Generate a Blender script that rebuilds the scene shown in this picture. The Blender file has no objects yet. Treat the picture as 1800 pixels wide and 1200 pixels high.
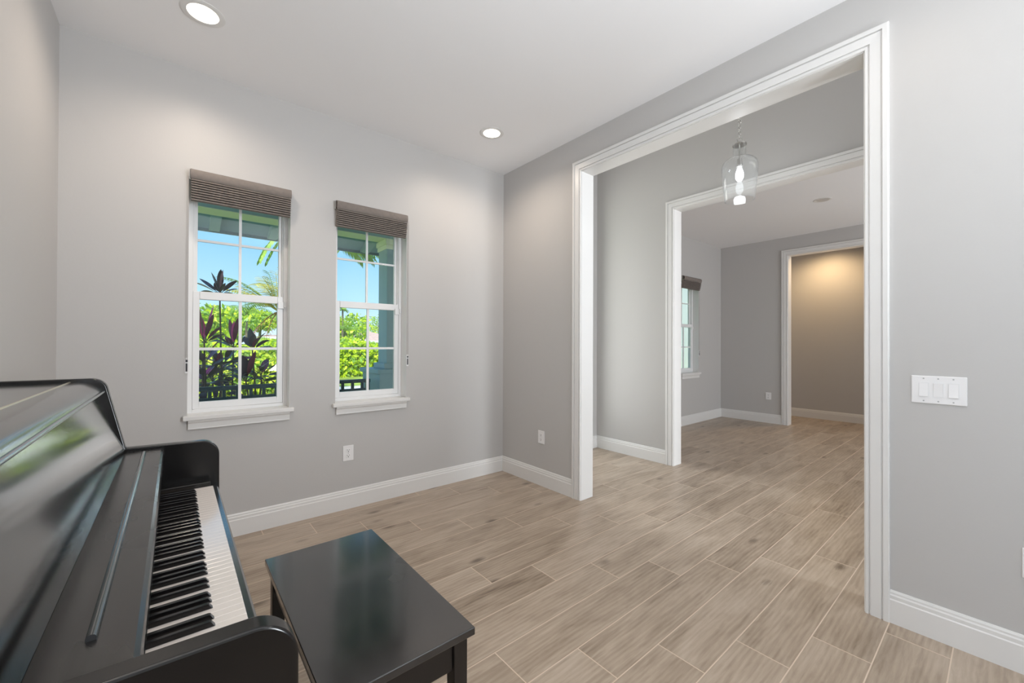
import bpy, bmesh, math, random
from mathutils import Vector, Matrix
random.seed(7)
C = bpy.context.scene
COL = C.collection
PI = math.pi

# ------------------------------------------------------------------ camera
F_PX = 717.81
CAM = Vector((-2.61309, -3.31373, 1.30023))
YAW, PITCH, ROLL = 0.689492, 0.00594320, 0.00372634
fw = Vector((math.sin(YAW)*math.cos(PITCH), math.cos(YAW)*math.cos(PITCH), math.sin(PITCH)))
r0 = Vector((math.cos(YAW), -math.sin(YAW), 0)); u0 = r0.cross(fw)
rt = r0*math.cos(ROLL)+u0*math.sin(ROLL); up = -r0*math.sin(ROLL)+u0*math.cos(ROLL)
cam = bpy.data.cameras.new('camera'); co = bpy.data.objects.new('camera', cam); COL.objects.link(co)
co.matrix_world = Matrix(((rt.x, up.x, -fw.x, CAM.x), (rt.y, up.y, -fw.y, CAM.y), (rt.z, up.z, -fw.z, CAM.z), (0, 0, 0, 1)))
cam.sensor_width = 36.0; cam.lens = F_PX/1800*36.0; cam.clip_start = 0.02; cam.clip_end = 400
C.camera = co

# ------------------------------------------------------------------ world, sun, daylight fill, exposure
vs = C.view_settings
vs.view_transform = 'Standard'; vs.look = 'None'; vs.gamma = 1.0; vs.exposure = 0.0; vs.use_curve_mapping = False
w = bpy.data.worlds.new('sky'); C.world = w; w.use_nodes = True
nt = w.node_tree; nt.nodes.clear()
out = nt.nodes.new('ShaderNodeOutputWorld'); bg = nt.nodes.new('ShaderNodeBackground')
tc = nt.nodes.new('ShaderNodeTexCoord'); sx = nt.nodes.new('ShaderNodeSeparateXYZ'); rp = nt.nodes.new('ShaderNodeValToRGB')
nt.links.new(tc.outputs['Generated'], sx.inputs[0]); nt.links.new(sx.outputs['Z'], rp.inputs[0])
nt.links.new(rp.outputs[0], bg.inputs[0]); nt.links.new(bg.outputs[0], out.inputs[0])
e = rp.color_ramp.elements
e[0].position = 0.0; e[0].color = (0.80, 0.95, 1.10, 1)
e[1].position = 1.0; e[1].color = (0.10, 0.36, 0.90, 1)
for pos, c in ((0.09, (0.52, 0.83, 1.06, 1)), (0.25, (0.24, 0.59, 0.97, 1)), (0.5, (0.15, 0.48, 0.95, 1))):
    k = e.new(pos); k.color = c
bg.inputs[1].default_value = 1.15

def lamp(name, typ, loc, energy, color, **kw):
    l = bpy.data.lights.new(name, typ); l.energy = energy; l.color = color
    o = bpy.data.objects.new(name, l); COL.objects.link(o); o.location = loc
    for k, v in kw.items():
        if k == 'aim': o.rotation_euler = Vector(v).to_track_quat('-Z', 'Y').to_euler()
        else: setattr(l, k, v)
    return o
lamp('sun', 'SUN', (0, -10, 20), 6.0, (1.0, 0.94, 0.82), aim=(0.42, 0.62, -0.80), angle=0.01)
COOL = (0.90, 0.95, 1.0)
# added fill lamps outside unseen openings; the hall end one follows inferred daylight
lamp('side_opening_fill', 'AREA', (-3.36, -4.25, 1.60), 48, COOL, aim=(1, 0.10, 0.60), shape='RECTANGLE', size=1.3, size_y=2.0)
lamp('near_opening_fill', 'AREA', (-0.74, -5.20, 1.60), 95, COOL, aim=(-0.80, 1, 0.80), spread=math.radians(135), shape='RECTANGLE', size=0.62, size_y=1.9)
lamp('daylight_hall_end', 'AREA', (1.0, -7.15, 1.45), 150, COOL, aim=(-0.12, 1, -0.03), shape='RECTANGLE', size=0.8, size_y=2.2)
lamp('hall_front_fill', 'AREA', (0.78, 0.30, 1.75), 28, (1.0, 0.985, 0.95), aim=(0, -1, 0.05), shape='RECTANGLE', size=0.9, size_y=2.9)
lamp('dining_fill', 'AREA', (3.3, -6.15, 1.4), 105, (0.95, 0.97, 1.0), aim=(0, 1, 0.05), shape='RECTANGLE', size=2.2, size_y=1.9)
C.cycles.diffuse_bounces = 8; C.cycles.max_bounces = 16; C.cycles.transparent_max_bounces = 24

# ------------------------------------------------------------------ node helpers
def new_mat(name):
    m = bpy.data.materials.new(name); m.use_nodes = True
    b = m.node_tree.nodes['Principled BSDF']
    return m, m.node_tree, b
def mat(name, col, rough=0.5, metal=0.0, coat=0.0, spec=0.5, bump=None, var=None, rvar=None):
    """bump=(scale,strength,dist)  var=(scale,amount)  rvar=(scale,lo,hi,stretch)"""
    m, t, b = new_mat(name)
    b.inputs['Base Color'].default_value = (*col, 1); b.inputs['Roughness'].default_value = rough
    b.inputs['Metallic'].default_value = metal; b.inputs['Coat Weight'].default_value = coat
    b.inputs['Specular IOR Level'].default_value = spec
    b.inputs['Coat Roughness'].default_value = 0.12
    tc = t.nodes.new('ShaderNodeTexCoord')
    if bump:
        n = t.nodes.new('ShaderNodeTexNoise'); n.inputs['Scale'].default_value = bump[0]; n.inputs['Detail'].default_value = 3
        bu = t.nodes.new('ShaderNodeBump'); bu.inputs['Strength'].default_value = bump[1]; bu.inputs['Distance'].default_value = bump[2]
        t.links.new(tc.outputs['Object'], n.inputs['Vector']); t.links.new(n.outputs['Fac'], bu.inputs['Height']); t.links.new(bu.outputs[0], b.inputs['Normal'])
    if var:
        n = t.nodes.new('ShaderNodeTexNoise'); n.inputs['Scale'].default_value = var[0]; n.inputs['Detail'].default_value = 4
        r = t.nodes.new('ShaderNodeValToRGB')
        lo = tuple(max(0, c*(1-var[1])) for c in col); hi = tuple(min(1, c*(1+var[1])) for c in col)
        r.color_ramp.elements[0].position = 0.3; r.color_ramp.elements[0].color = (*lo, 1)
        r.color_ramp.elements[1].position = 0.7; r.color_ramp.elements[1].color = (*hi, 1)
        t.links.new(tc.outputs['Object'], n.inputs['Vector']); t.links.new(n.outputs['Fac'], r.inputs[0]); t.links.new(r.outputs[0], b.inputs['Base Color'])
    if rvar:
        mp = t.nodes.new('ShaderNodeMapping'); mp.inputs['Scale'].default_value = rvar[3]
        n = t.nodes.new('ShaderNodeTexNoise'); n.inputs['Scale'].default_value = rvar[0]; n.inputs['Detail'].default_value = 4; n.inputs['Roughness'].default_value = 0.5
        mr = t.nodes.new('ShaderNodeMapRange'); mr.inputs[1].default_value = 0.3; mr.inputs[2].default_value = 0.7
        mr.inputs[3].default_value = rvar[1]; mr.inputs[4].default_value = rvar[2]
        t.links.new(tc.outputs['Object'], mp.inputs[0]); t.links.new(mp.outputs[0], n.inputs['Vector'])
        t.links.new(n.outputs['Fac'], mr.inputs[0]); t.links.new(mr.outputs[0], b.inputs['Roughness'])
    return m
def emit(name, col, strength):
    m = bpy.data.materials.new(name); m.use_nodes = True; t = m.node_tree; t.nodes.clear()
    o = t.nodes.new('ShaderNodeOutputMaterial'); em = t.nodes.new('ShaderNodeEmission')
    em.inputs[0].default_value = (*col, 1); em.inputs[1].default_value = strength; t.links.new(em.outputs[0], o.inputs[0])
    return m
def glass(name, tint, ior=1.45, extra=0.0, rough=0.0, haze=0.0):
    m = bpy.data.materials.new(name); m.use_nodes = True; t = m.node_tree; t.nodes.clear()
    o = t.nodes.new('ShaderNodeOutputMaterial'); mx = t.nodes.new('ShaderNodeMixShader')
    tr = t.nodes.new('ShaderNodeBsdfTransparent'); tr.inputs[0].default_value = (*tint, 1)
    gl = t.nodes.new('ShaderNodeBsdfGlossy'); gl.inputs['Roughness'].default_value = rough
    lw = t.nodes.new('ShaderNodeLayerWeight'); lw.inputs[0].default_value = 0.5
    pw = t.nodes.new('ShaderNodeMath'); pw.operation = 'POWER'; pw.inputs[1].default_value = 4.0
    f0 = ((ior-1)/(ior+1))**2
    ad = t.nodes.new('ShaderNodeMath'); ad.operation = 'MULTIPLY_ADD'; ad.inputs[1].default_value = 0.9-f0; ad.inputs[2].default_value = f0+extra; ad.use_clamp = True
    t.links.new(lw.outputs['Facing'], pw.inputs[0]); t.links.new(pw.outputs[0], ad.inputs[0]); t.links.new(ad.outputs[0], mx.inputs[0])
    t.links.new(tr.outputs[0], mx.inputs[1]); t.links.new(gl.outputs[0], mx.inputs[2]); t.links.new(mx.outputs[0], o.inputs[0])
    if haze:      # seeded glass: fine bubbles that catch the bulb's light
        df = t.nodes.new('ShaderNodeBsdfTranslucent'); df.inputs[0].default_value = (.95, .96, .97, 1); m2 = t.nodes.new('ShaderNodeMixShader'); m2.inputs[0].default_value = haze
        t.links.new(mx.outputs[0], m2.inputs[1]); t.links.new(df.outputs[0], m2.inputs[2]); t.links.new(m2.outputs[0], o.inputs[0])
    return m

def floor_material():
    m, t, b = new_mat('wood_look_tile')
    L, N = t.links, t.nodes
    def math_(op, a, b_=None, c=None):
        n = N.new('ShaderNodeMath'); n.operation = op
        for i, v in enumerate((a, b_, c)):
            if v is None: continue
            if isinstance(v, (int, float)): n.inputs[i].default_value = v
            else: L.new(v, n.inputs[i])
        return n.outputs[0]
    tc = N.new('ShaderNodeTexCoord'); s = N.new('ShaderNodeSeparateXYZ'); L.new(tc.outputs['Object'], s.inputs[0])
    PW, PL, SH = 0.2042, 1.1555, 0.2889
    v = math_('DIVIDE', math_('SUBTRACT', -0.100, s.outputs['Y']), PW)
    row = math_('FLOOR', v); fv = math_('SUBTRACT', v, row)
    u = math_('DIVIDE', math_('SUBTRACT', math_('ADD', s.outputs['X'], 0.41), math_('MULTIPLY', math_('SUBTRACT', row, 9.0), SH)), PL)
    colm = math_('FLOOR', u); fu = math_('SUBTRACT', u, colm)
    du = math_('MULTIPLY', math_('MINIMUM', fu, math_('SUBTRACT', 1.0, fu)), PL)
    dv = math_('MULTIPLY', math_('MINIMUM', fv, math_('SUBTRACT', 1.0, fv)), PW)
    d = math_('MINIMUM', du, dv)
    g = N.new('ShaderNodeMapRange'); g.inputs[1].default_value = 0.0017; g.inputs[2].default_value = 0.0029; g.inputs[3].default_value = 1; g.inputs[4].default_value = 0
    L.new(d, g.inputs[0]); grout = g.outputs[0]
    cid = N.new('ShaderNodeCombineXYZ'); L.new(row, cid.inputs[0]); L.new(colm, cid.inputs[1])
    wn = N.new('ShaderNodeTexWhiteNoise'); wn.noise_dimensions = '3D'; L.new(cid.outputs[0], wn.inputs['Vector'])
    off = N.new('ShaderNodeVectorMath'); off.operation = 'SCALE'; off.inputs['Scale'].default_value = 37.0; L.new(wn.outputs['Color'], off.inputs[0])
    pos = N.new('ShaderNodeVectorMath'); pos.operation = 'ADD'; L.new(tc.outputs['Object'], pos.inputs[0]); L.new(off.outputs[0], pos.inputs[1])
    def noise(scale, sc, detail=4, rough=0.6, dist=0.0):
        mp = N.new('ShaderNodeMapping'); mp.inputs['Scale'].default_value = sc; L.new(pos.outputs[0], mp.inputs[0])
        n = N.new('ShaderNodeTexNoise'); n.inputs['Scale'].default_value = scale; n.inputs['Detail'].default_value = detail
        n.inputs['Roughness'].default_value = rough; n.inputs['Distortion'].default_value = dist; L.new(mp.outputs[0], n.inputs['Vector']); return n.outputs['Fac']
    broad = noise(2.2, (1.0, 4.5, 1), 3, 0.55, 0.6)
    fine = noise(16, (0.55, 9.0, 1), 5, 0.7, 0.4)
    mid = noise(6, (0.8, 6.0, 1), 4, 0.6, 1.2)
    # cathedral figure
    mp = N.new('ShaderNodeMapping'); mp.inputs['Scale'].default_value = (1.2, 9.0, 1); L.new(pos.outputs[0], mp.inputs[0])
    wv = N.new('ShaderNodeTexWave'); wv.bands_direction = 'Y'; wv.inputs['Scale'].default_value = 1.6; wv.inputs['Distortion'].default_value = 9.0
    wv.inputs['Detail'].default_value = 3; wv.inputs['Detail Scale'].default_value = 0.8; L.new(mp.outputs[0], wv.inputs['Vector'])
    tone = math_('ADD', math_('ADD', math_('MULTIPLY', broad, 0.50), math_('MULTIPLY', mid, 0.28)), math_('ADD', math_('MULTIPLY', fine, 0.20), math_('MULTIPLY', wv.outputs['Fac'], 0.07)))
    tone = math_('ADD', tone, math_('MULTIPLY', math_('SUBTRACT', wn.outputs['Value'], 0.5), 0.10))
    r = N.new('ShaderNodeValToRGB'); L.new(tone, r.inputs[0]); el = r.color_ramp.elements
    el[0].position = 0.30; el[0].color = (0.165, 0.118, 0.083, 1); el[1].position = 0.72; el[1].color = (0.51, 0.425, 0.34, 1)
    k = el.new(0.43); k.color = (0.310, 0.240, 0.178, 1); k = el.new(0.56); k.color = (0.410, 0.328, 0.252, 1)
    # knots
    vo = N.new('ShaderNodeTexVoronoi'); vo.inputs['Scale'].default_value = 1.0
    mpk = N.new('ShaderNodeMapping'); mpk.inputs['Scale'].default_value = (1.9, 4.2, 1); L.new(pos.outputs[0], mpk.inputs[0]); L.new(mpk.outputs[0], vo.inputs['Vector'])
    kn = N.new('ShaderNodeMapRange'); kn.inputs[1].default_value = 0.03; kn.inputs[2].default_value = 0.13; kn.inputs[3].default_value = 0.75; kn.inputs[4].default_value = 0.0
    L.new(math_('ADD', vo.outputs['Distance'], math_('MULTIPLY', math_('SUBTRACT', fine, 0.5), 0.14)), kn.inputs[0])
    mk = N.new('ShaderNodeMix'); mk.data_type = 'RGBA'; mk.inputs[7].default_value = (0.075, 0.052, 0.036, 1)
    L.new(kn.outputs[0], mk.inputs[0]); L.new(r.outputs[0], mk.inputs[6])
    mg = N.new('ShaderNodeMix'); mg.data_type = 'RGBA'; mg.inputs[7].default_value = (0.66, 0.54, 0.43, 1)
    L.new(grout, mg.inputs[0]); L.new(mk.outputs[2], mg.inputs[6]); L.new(mg.outputs[2], b.inputs['Base Color'])
    rr = N.new('ShaderNodeMapRange'); rr.inputs[3].default_value = 0.30; rr.inputs[4].default_value = 0.42; L.new(fine, rr.inputs[0])
    L.new(math_('ADD', rr.outputs[0], math_('MULTIPLY', grout, 0.4)), b.inputs['Roughness'])
    h = math_('SUBTRACT', math_('MULTIPLY', fine, 0.15), math_('MULTIPLY', grout, 0.8))
    bu = N.new('ShaderNodeBump'); bu.inputs['Strength'].default_value = 0.35; bu.inputs['Distance'].default_value = 0.002
    L.new(h, bu.inputs['Height']); L.new(bu.outputs[0], b.inputs['Normal'])
    return m

def black_wood(name, lo, hi, scale, stretch, base=(0.0045, 0.004, 0.004), scuff=0.25, coat=0.0):
    """worn black lacquer: smeary roughness and fine grey scuffs"""
    m = mat(name, base, 0.3, coat=coat, rvar=(scale, lo, hi, stretch)); t = m.node_tree; b = t.nodes['Principled BSDF']
    tc = t.nodes.new('ShaderNodeTexCoord'); mp = t.nodes.new('ShaderNodeMapping'); mp.inputs['Scale'].default_value = (stretch[0]*2.5, stretch[1]*.9, stretch[2]*1.5)
    n = t.nodes.new('ShaderNodeTexNoise'); n.inputs['Scale'].default_value = scale*2; n.inputs['Detail'].default_value = 5; n.inputs['Roughness'].default_value = 0.55
    r = t.nodes.new('ShaderNodeValToRGB'); r.color_ramp.elements[0].position = 0.35; r.color_ramp.elements[0].color = (*base, 1)
    r.color_ramp.elements[1].position = 1.0; r.color_ramp.elements[1].color = (scuff*0.30, scuff*0.29, scuff*0.29, 1)
    t.links.new(tc.outputs['Object'], mp.inputs[0]); t.links.new(mp.outputs[0], n.inputs['Vector']); t.links.new(n.outputs['Fac'], r.inputs[0]); t.links.new(r.outputs[0], b.inputs['Base Color'])
    return m

M = {}
M['wall'] = mat('grey_wall_paint', (0.515, 0.502, 0.490), 0.42, spec=0.35, bump=(90, 0.12, 0.002))
M['ceiling'] = mat('ceiling_paint', (0.87, 0.865, 0.87), 0.8, spec=0.2, bump=(120, 0.06, 0.002))
M['trim'] = mat('white_trim_paint', (0.74, 0.73, 0.715), 0.30)
M['vinyl'] = mat('white_vinyl', (0.80, 0.80, 0.80), 0.35)
M['plate'] = mat('white_plastic_plate', (0.82, 0.81, 0.81), 0.3)
M['slot'] = mat('dark_slot', (0.03, 0.03, 0.03), 0.6)
M['screw'] = mat('painted_screw', (0.45, 0.45, 0.45), 0.35, metal=0.4)
M['floor'] = floor_material()
M['glass'] = glass('window_glass', (0.955, 0.985, 0.978))
M['pglass'] = glass('pendant_glass', (0.97, 0.975, 0.975), 1.40, 0.0, 0.0, 0.02)
M['fabric'] = mat('taupe_shade_fabric', (0.215, 0.186, 0.168), 0.85, spec=0.2, var=(35, 0.07))
M['rail'] = mat('brown_headrail', (0.13, 0.105, 0.09), 0.5)
M['cord'] = mat('grey_cord', (0.45, 0.43, 0.42), 0.6)
M['steel'] = mat('brushed_nickel', (0.62, 0.61, 0.59), 0.22, metal=1.0)
M['dark_metal'] = mat('dark_spindle', (0.06, 0.06, 0.065), 0.4, metal=0.5)
M['lid'] = black_wood('worn_black_lid', 0.12, 0.24, 3, (1, 0.35, 1), scuff=0.05, coat=0.8)
M['panel'] = black_wood('polished_black_panel', 0.06, 0.16, 2.5, (1, 0.5, 1), scuff=0.02, coat=1.0)
M['ledge'] = black_wood('worn_black_ledge', 0.20, 0.34, 7, (1, 0.35, 1), scuff=0.09, coat=0.25)
M['case'] = black_wood('black_piano_case', 0.14, 0.26, 4, (1, 1, 1), scuff=0.012)
M['bench'] = black_wood('worn_black_bench_top', 0.12, 0.30, 5, (1, 0.7, 1), base=(0.006, 0.0055, 0.0065), scuff=0.08, coat=0.9)
M['benchleg'] = mat('espresso_wood', (0.007, 0.0048, 0.004), 0.32)
M['hinge'] = mat('brass_hinge', (0.70, 0.62, 0.47), 0.3, metal=1.0)
M['edge_glint'] = mat('lid_edge_highlight', (0.42, 0.44, 0.48), 0.18, metal=1.0)  # bright metal stands in for the highlight on the lid's rounded edge
M['wkey'] = mat('ivory_key', (0.74, 0.69, 0.65), 0.16, coat=0.3)
M['bkey'] = mat('ebony_key', (0.006, 0.0055, 0.006), 0.18)
M['keyslip'] = black_wood('worn_key_slip_sheen', 0.12, 0.22, 8, (1, 0.4, 1), base=(0.020, 0.022, 0.025), scuff=0.14, coat=0.8)  # besides wear, the blue-grey base paints in the reflected window wall
M['lens'] = emit('lamp_lens', (1.0, 0.90, 0.72), 7.0)
M['lampcone'] = mat('lamp_reflector', (0.9, 0.88, 0.84), 0.35)
M['offlens'] = mat('unlit_lens', (0.55, 0.53, 0.51), 0.4)
M['bulb'] = emit('bulb', (0.90, 0.95, 1.0), 9.0)
M['frost'] = mat('bulb_stem', (0.85, 0.88, 0.9), 0.2)
M['teal'] = mat('blue_green_paint', (0.33, 0.46, 0.49), 0.55)
M['tealdark'] = mat('dark_teal_paint', (0.11, 0.19, 0.22), 0.55)
M['porch'] = mat('porch_ceiling_paint', (0.36, 0.48, 0.46), 0.6)
M['cream'] = mat('cream_paint', (0.86, 0.86, 0.62), 0.6)
M['railing'] = mat('dark_blue_green_railing', (0.010, 0.045, 0.060), 0.4)
M['lawn'] = mat('lawn_grass', (0.36, 0.46, 0.07), 0.9, var=(0.9, 0.35), bump=(30, 0.6, 0.05))
M['concrete'] = mat('pale_concrete', (0.72, 0.68, 0.62), 0.85, var=(2, 0.08))
M['stucco'] = mat('pale_stucco', (0.82, 0.83, 0.80), 0.85, bump=(60, 0.4, 0.01))
M['rooftile'] = mat('pink_roof_tile', (0.62, 0.42, 0.34), 0.8, var=(4, 0.15))
M['darkroof'] = mat('dark_roof_edge', (0.05, 0.075, 0.085), 0.8)
M['winpane'] = mat('far_window_pane', (0.10, 0.13, 0.16), 0.1)
def leafmat(name, col, rough=0.45, trans=0.25, var=0.25):
    m, t, b = new_mat(name)
    n = t.nodes.new('ShaderNodeObjectInfo'); tc = t.nodes.new('ShaderNodeTexCoord'); nn = t.nodes.new('ShaderNodeTexNoise'); nn.inputs['Scale'].default_value = 5
    r = t.nodes.new('ShaderNodeValToRGB'); r.color_ramp.elements[0].position = 0.3; r.color_ramp.elements[1].position = 0.7
    r.color_ramp.elements[0].color = (*[c*(1-var) for c in col], 1); r.color_ramp.elements[1].color = (*[min(1, c*(1+var)) for c in col], 1)
    t.links.new(tc.outputs['Object'], nn.inputs['Vector']); t.links.new(nn.outputs['Fac'], r.inputs[0]); t.links.new(r.outputs[0], b.inputs['Base Color'])
    b.inputs['Roughness'].default_value = rough
    tl = t.nodes.new('ShaderNodeBsdfTranslucent'); mx = t.nodes.new('ShaderNodeMixShader'); mx.inputs[0].default_value = trans
    t.links.new(r.outputs[0], tl.inputs[0]); o = t.nodes['Material Output']
    t.links.new(b.outputs[0], mx.inputs[1]); t.links.new(tl.outputs[0], mx.inputs[2]); t.links.new(mx.outputs[0], o.inputs[0])
    return m
M['ti_dark'] = leafmat('dark_purple_leaf', (0.050, 0.030, 0.040), 0.35, 0.15)
M['ti_wine'] = leafmat('wine_leaf', (0.20, 0.025, 0.060), 0.35, 0.25)
M['ti_pink'] = leafmat('magenta_leaf', (0.85, 0.03, 0.26), 0.4, 0.3)
M['ti_green'] = leafmat('olive_leaf', (0.075, 0.075, 0.035), 0.4, 0.2)
M['hedge'] = leafmat('bright_hedge_leaf', (0.66, 0.86, 0.03), 0.5, 0.3, 0.30)
M['tree'] = leafmat('tree_leaf', (0.28, 0.46, 0.08), 0.5, 0.25, 0.4)
M['treeyellow'] = leafmat('yellow_green_leaf', (0.70, 0.78, 0.08), 0.5, 0.3, 0.3)
M['palm'] = leafmat('palm_leaf', (0.16, 0.30, 0.05), 0.4, 0.2, 0.4)
M['palmlight'] = leafmat('light_palm_leaf', (0.42, 0.60, 0.10), 0.4, 0.3, 0.3)
M['palmgold'] = leafmat('golden_palm_leaf', (0.66, 0.58, 0.09), 0.45, 0.3, 0.35)
M['palmdead'] = leafmat('dead_palm_frond', (0.42, 0.18, 0.08), 0.7, 0.1, 0.3)
M['bark'] = mat('grey_bark', (0.20, 0.16, 0.12), 0.9, var=(6, 0.3))
M['cane'] = mat('ti_cane', (0.10, 0.075, 0.06), 0.8)

# ------------------------------------------------------------------ mesh helpers
class MB:
    def __init__(s): s.v = []; s.f = []; s.mi = []; s.sm = []
    def add(s, vs, fs, mi=0, smooth=False):
        o = len(s.v); s.v += [tuple(p) for p in vs]
        for f in fs: s.f.append(tuple(i+o for i in f)); s.mi.append(mi); s.sm.append(smooth)
        return s
    def box(s, x0, x1, y0, y1, z0, z1, mi=0):
        return s.add([(x0,y0,z0),(x1,y0,z0),(x1,y1,z0),(x0,y1,z0),(x0,y0,z1),(x1,y0,z1),(x1,y1,z1),(x0,y1,z1)],
                     [(0,3,2,1),(4,5,6,7),(0,1,5,4),(1,2,6,5),(2,3,7,6),(3,0,4,7)], mi)
    def prism(s, prof, axis, a, b, mi=0, smooth=False):
        n = len(prof)
        def P(q, t): return {'x': (t, q[0], q[1]), 'y': (q[0], t, q[1]), 'z': (q[0], q[1], t)}[axis]
        vs = [P(q, a) for q in prof]+[P(q, b) for q in prof]
        s.add(vs, [(i, (i+1) % n, (i+1) % n+n, i+n) for i in range(n)], mi, smooth)
        s.add(vs[:n], [tuple(range(n))], mi); s.add(vs[n:], [tuple(range(n))], mi)
        return s
    def tube(s, pts, r, n=8, mi=0, caps=True):
        pts = [Vector(p) for p in pts]; k = len(pts); rs = r if isinstance(r, (list, tuple)) else [r]*k
        vs = []; ref = None
        for i in range(k):
            d = (pts[min(i+1, k-1)]-pts[max(i-1, 0)]).normalized()
            if ref is None: ref = Vector((0, 0, 1)) if abs(d.z) < 0.9 else Vector((1, 0, 0))
            a = d.cross(ref).normalized(); b = a.cross(d).normalized(); ref = b
            vs += [pts[i]+(a*math.cos(2*PI*j/n)+b*math.sin(2*PI*j/n))*rs[i] for j in range(n)]
        fs = [(i*n+j, i*n+(j+1) % n, (i+1)*n+(j+1) % n, (i+1)*n+j) for i in range(k-1) for j in range(n)]
        s.add(vs, fs, mi, True)
        if caps: s.add(vs[:n], [tuple(range(n))], mi); s.add(vs[-n:], [tuple(range(n))], mi)
        return s
    def lathe(s, c, prof, n=32, mi=0, smooth=True, closed=False):
        vs = [(c[0]+r*math.cos(2*PI*j/n), c[1]+r*math.sin(2*PI*j/n), c[2]+z) for r, z in prof for j in range(n)]
        k = len(prof); rng = range(k) if closed else range(k-1)
        return s.add(vs, [(i*n+j, i*n+(j+1) % n, ((i+1) % k)*n+(j+1) % n, ((i+1) % k)*n+j) for i in rng for j in range(n)], mi, smooth)
    def torus(s, c, R, r, ax, n=16, k=8, mi=0):
        a = Vector(ax).normalized(); u = a.orthogonal().normalized(); v = a.cross(u)
        vs = []
        for i in range(n):
            d = u*math.cos(2*PI*i/n)+v*math.sin(2*PI*i/n)
            for j in range(k): vs.append(Vector(c)+d*(R+r*math.cos(2*PI*j/k))+a*r*math.sin(2*PI*j/k))
        return s.add(vs, [(i*k+j, i*k+(j+1) % k, ((i+1) % n)*k+(j+1) % k, ((i+1) % n)*k+j) for i in range(n) for j in range(k)], mi, True)
    def leaf(s, base, d, L, W, droop=0.5, roll=0.0, segs=6, fold=0.25, mi=0):
        base = Vector(base); d = Vector(d).normalized(); upv = Vector((0, 0, 1))
        side = d.cross(upv)
        if side.length < 0.05: side = Vector((1, 0, 0))
        side.normalize(); side = Matrix.Rotation(roll, 3, d) @ side
        vs = []; p = base.copy(); cur = d.copy()
        for i in range(segs+1):
            t = i/segs; wd = W*0.5*(math.sin(PI*min(1, 0.06+t*0.94))**0.75 if t < 1 else 0.0)*(1.0 if t > .12 else .45)
            nrm = side.cross(cur).normalized()
            vs += [p-side*wd+nrm*wd*fold, p, p+side*wd+nrm*wd*fold]
            cur = (cur+Vector((0, 0, -1))*droop/segs*(0.4+1.2*t)).normalized(); p = p+cur*(L/segs)
        fs = []
        for i in range(segs):
            a = i*3; fs += [(a, a+1, a+4, a+3), (a+1, a+2, a+5, a+4)]
        return s.add(vs, fs, mi, True)

ORIG = {}
def build(name, mb, mats, parent=None, bevel=0.0, segs=2, auto=None):
    if not isinstance(mats, (list, tuple)): mats = [mats]
    org = ORIG[parent.name] if parent is not None else None
    vs = mb.v
    if parent is None:
        if auto is None:
            xs = [p[0] for p in vs]; ys = [p[1] for p in vs]; zs = [p[2] for p in vs]
            org = Vector(((min(xs)+max(xs))/2, (min(ys)+max(ys))/2, min(zs)))
        else: org = Vector(auto)
    me = bpy.data.meshes.new(name); me.from_pydata([(p[0]-org.x, p[1]-org.y, p[2]-org.z) for p in vs], [], mb.f)
    for m in mats: me.materials.append(m)
    me.polygons.foreach_set('material_index', mb.mi); me.polygons.foreach_set('use_smooth', mb.sm)
    bm = bmesh.new(); bm.from_mesh(me); bmesh.ops.remove_doubles(bm, verts=bm.verts, dist=1e-5)
    bmesh.ops.recalc_face_normals(bm, faces=bm.faces); bm.to_mesh(me); bm.free()
    me.update()
    if any(mb.sm) and 'foliage' not in name and 'crown' not in name and 'frond' not in name: me.set_sharp_from_angle(angle=math.radians(42))
    o = bpy.data.objects.new(name, me); COL.objects.link(o)
    if parent is not None: o.parent = parent
    else: o.location = org
    ORIG[o.name] = org
    if bevel:
        bv = o.modifiers.new('bevel', 'BEVEL'); bv.width = bevel; bv.segments = segs; bv.limit_method = 'ANGLE'; bv.angle_limit = math.radians(40)
        bv.harden_normals = False
    return o
def empty(name, loc):
    o = bpy.data.objects.new(name, None); COL.objects.link(o); o.location = loc; o.empty_display_size = 0.1
    ORIG[o.name] = Vector(loc); return o
def tag(o, label, cat, group=None):
    o['label'] = label; o['category'] = cat
    if group: o['group'] = group
    return o
def struct(o, label=None, cat=None):
    o['kind'] = 'structure'
    if label: o['label'] = label
    if cat: o['category'] = cat
    return o
def B(*a): return MB().box(*a)
def ray(px, py):
    return fw+rt*((px-900)/F_PX)-up*((py-600)/F_PX)
def at(px, wd, z=None):
    """a real point at depth wd (metres ahead of the camera) in the direction of column px; z given"""
    p = CAM+ray(px, 604)*wd
    if z is not None: p.z = z
    return p

H = 3.048
HF = 3.75          # the entry hall has a higher ceiling
# ------------------------------------------------------------------ setting: walls, floor, ceiling
WIN = [(-2.553, -1.971), (-1.655, -1.069), (3.618, 4.200)]
WZ0, WZ1 = 0.836, 2.372
mb = MB(); xs = [-3.26]
for a, b in WIN: xs += [a, b]
xs.append(7.6)
DX0, DX1, DZ = 0.30, 1.27, 3.2   # unseen front opening, added so the fill lamp can light the hall
for i in range(0, len(xs), 2):
    if xs[i] < DX0 < xs[i+1]: mb.box(xs[i], DX0, 0, 0.17, 0, H).box(DX1, xs[i+1], 0, 0.17, 0, H)
    else: mb.box(xs[i], xs[i+1], 0, 0.17, 0, H)
mb.box(0.0, DX0, 0, 0.17, H, HF).box(DX1, 1.66, 0, 0.17, H, HF).box(DX0, DX1, 0, 0.17, DZ, HF)
for a, b in WIN: mb.box(a, b, 0, 0.17, 0, WZ0-0.03); mb.box(a, b, 0, 0.17, WZ1, H)
struct(build('wall_back', mb, M['wall'], auto=(0, 0, 0)), 'grey painted wall with the two small windows', 'wall')
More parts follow.
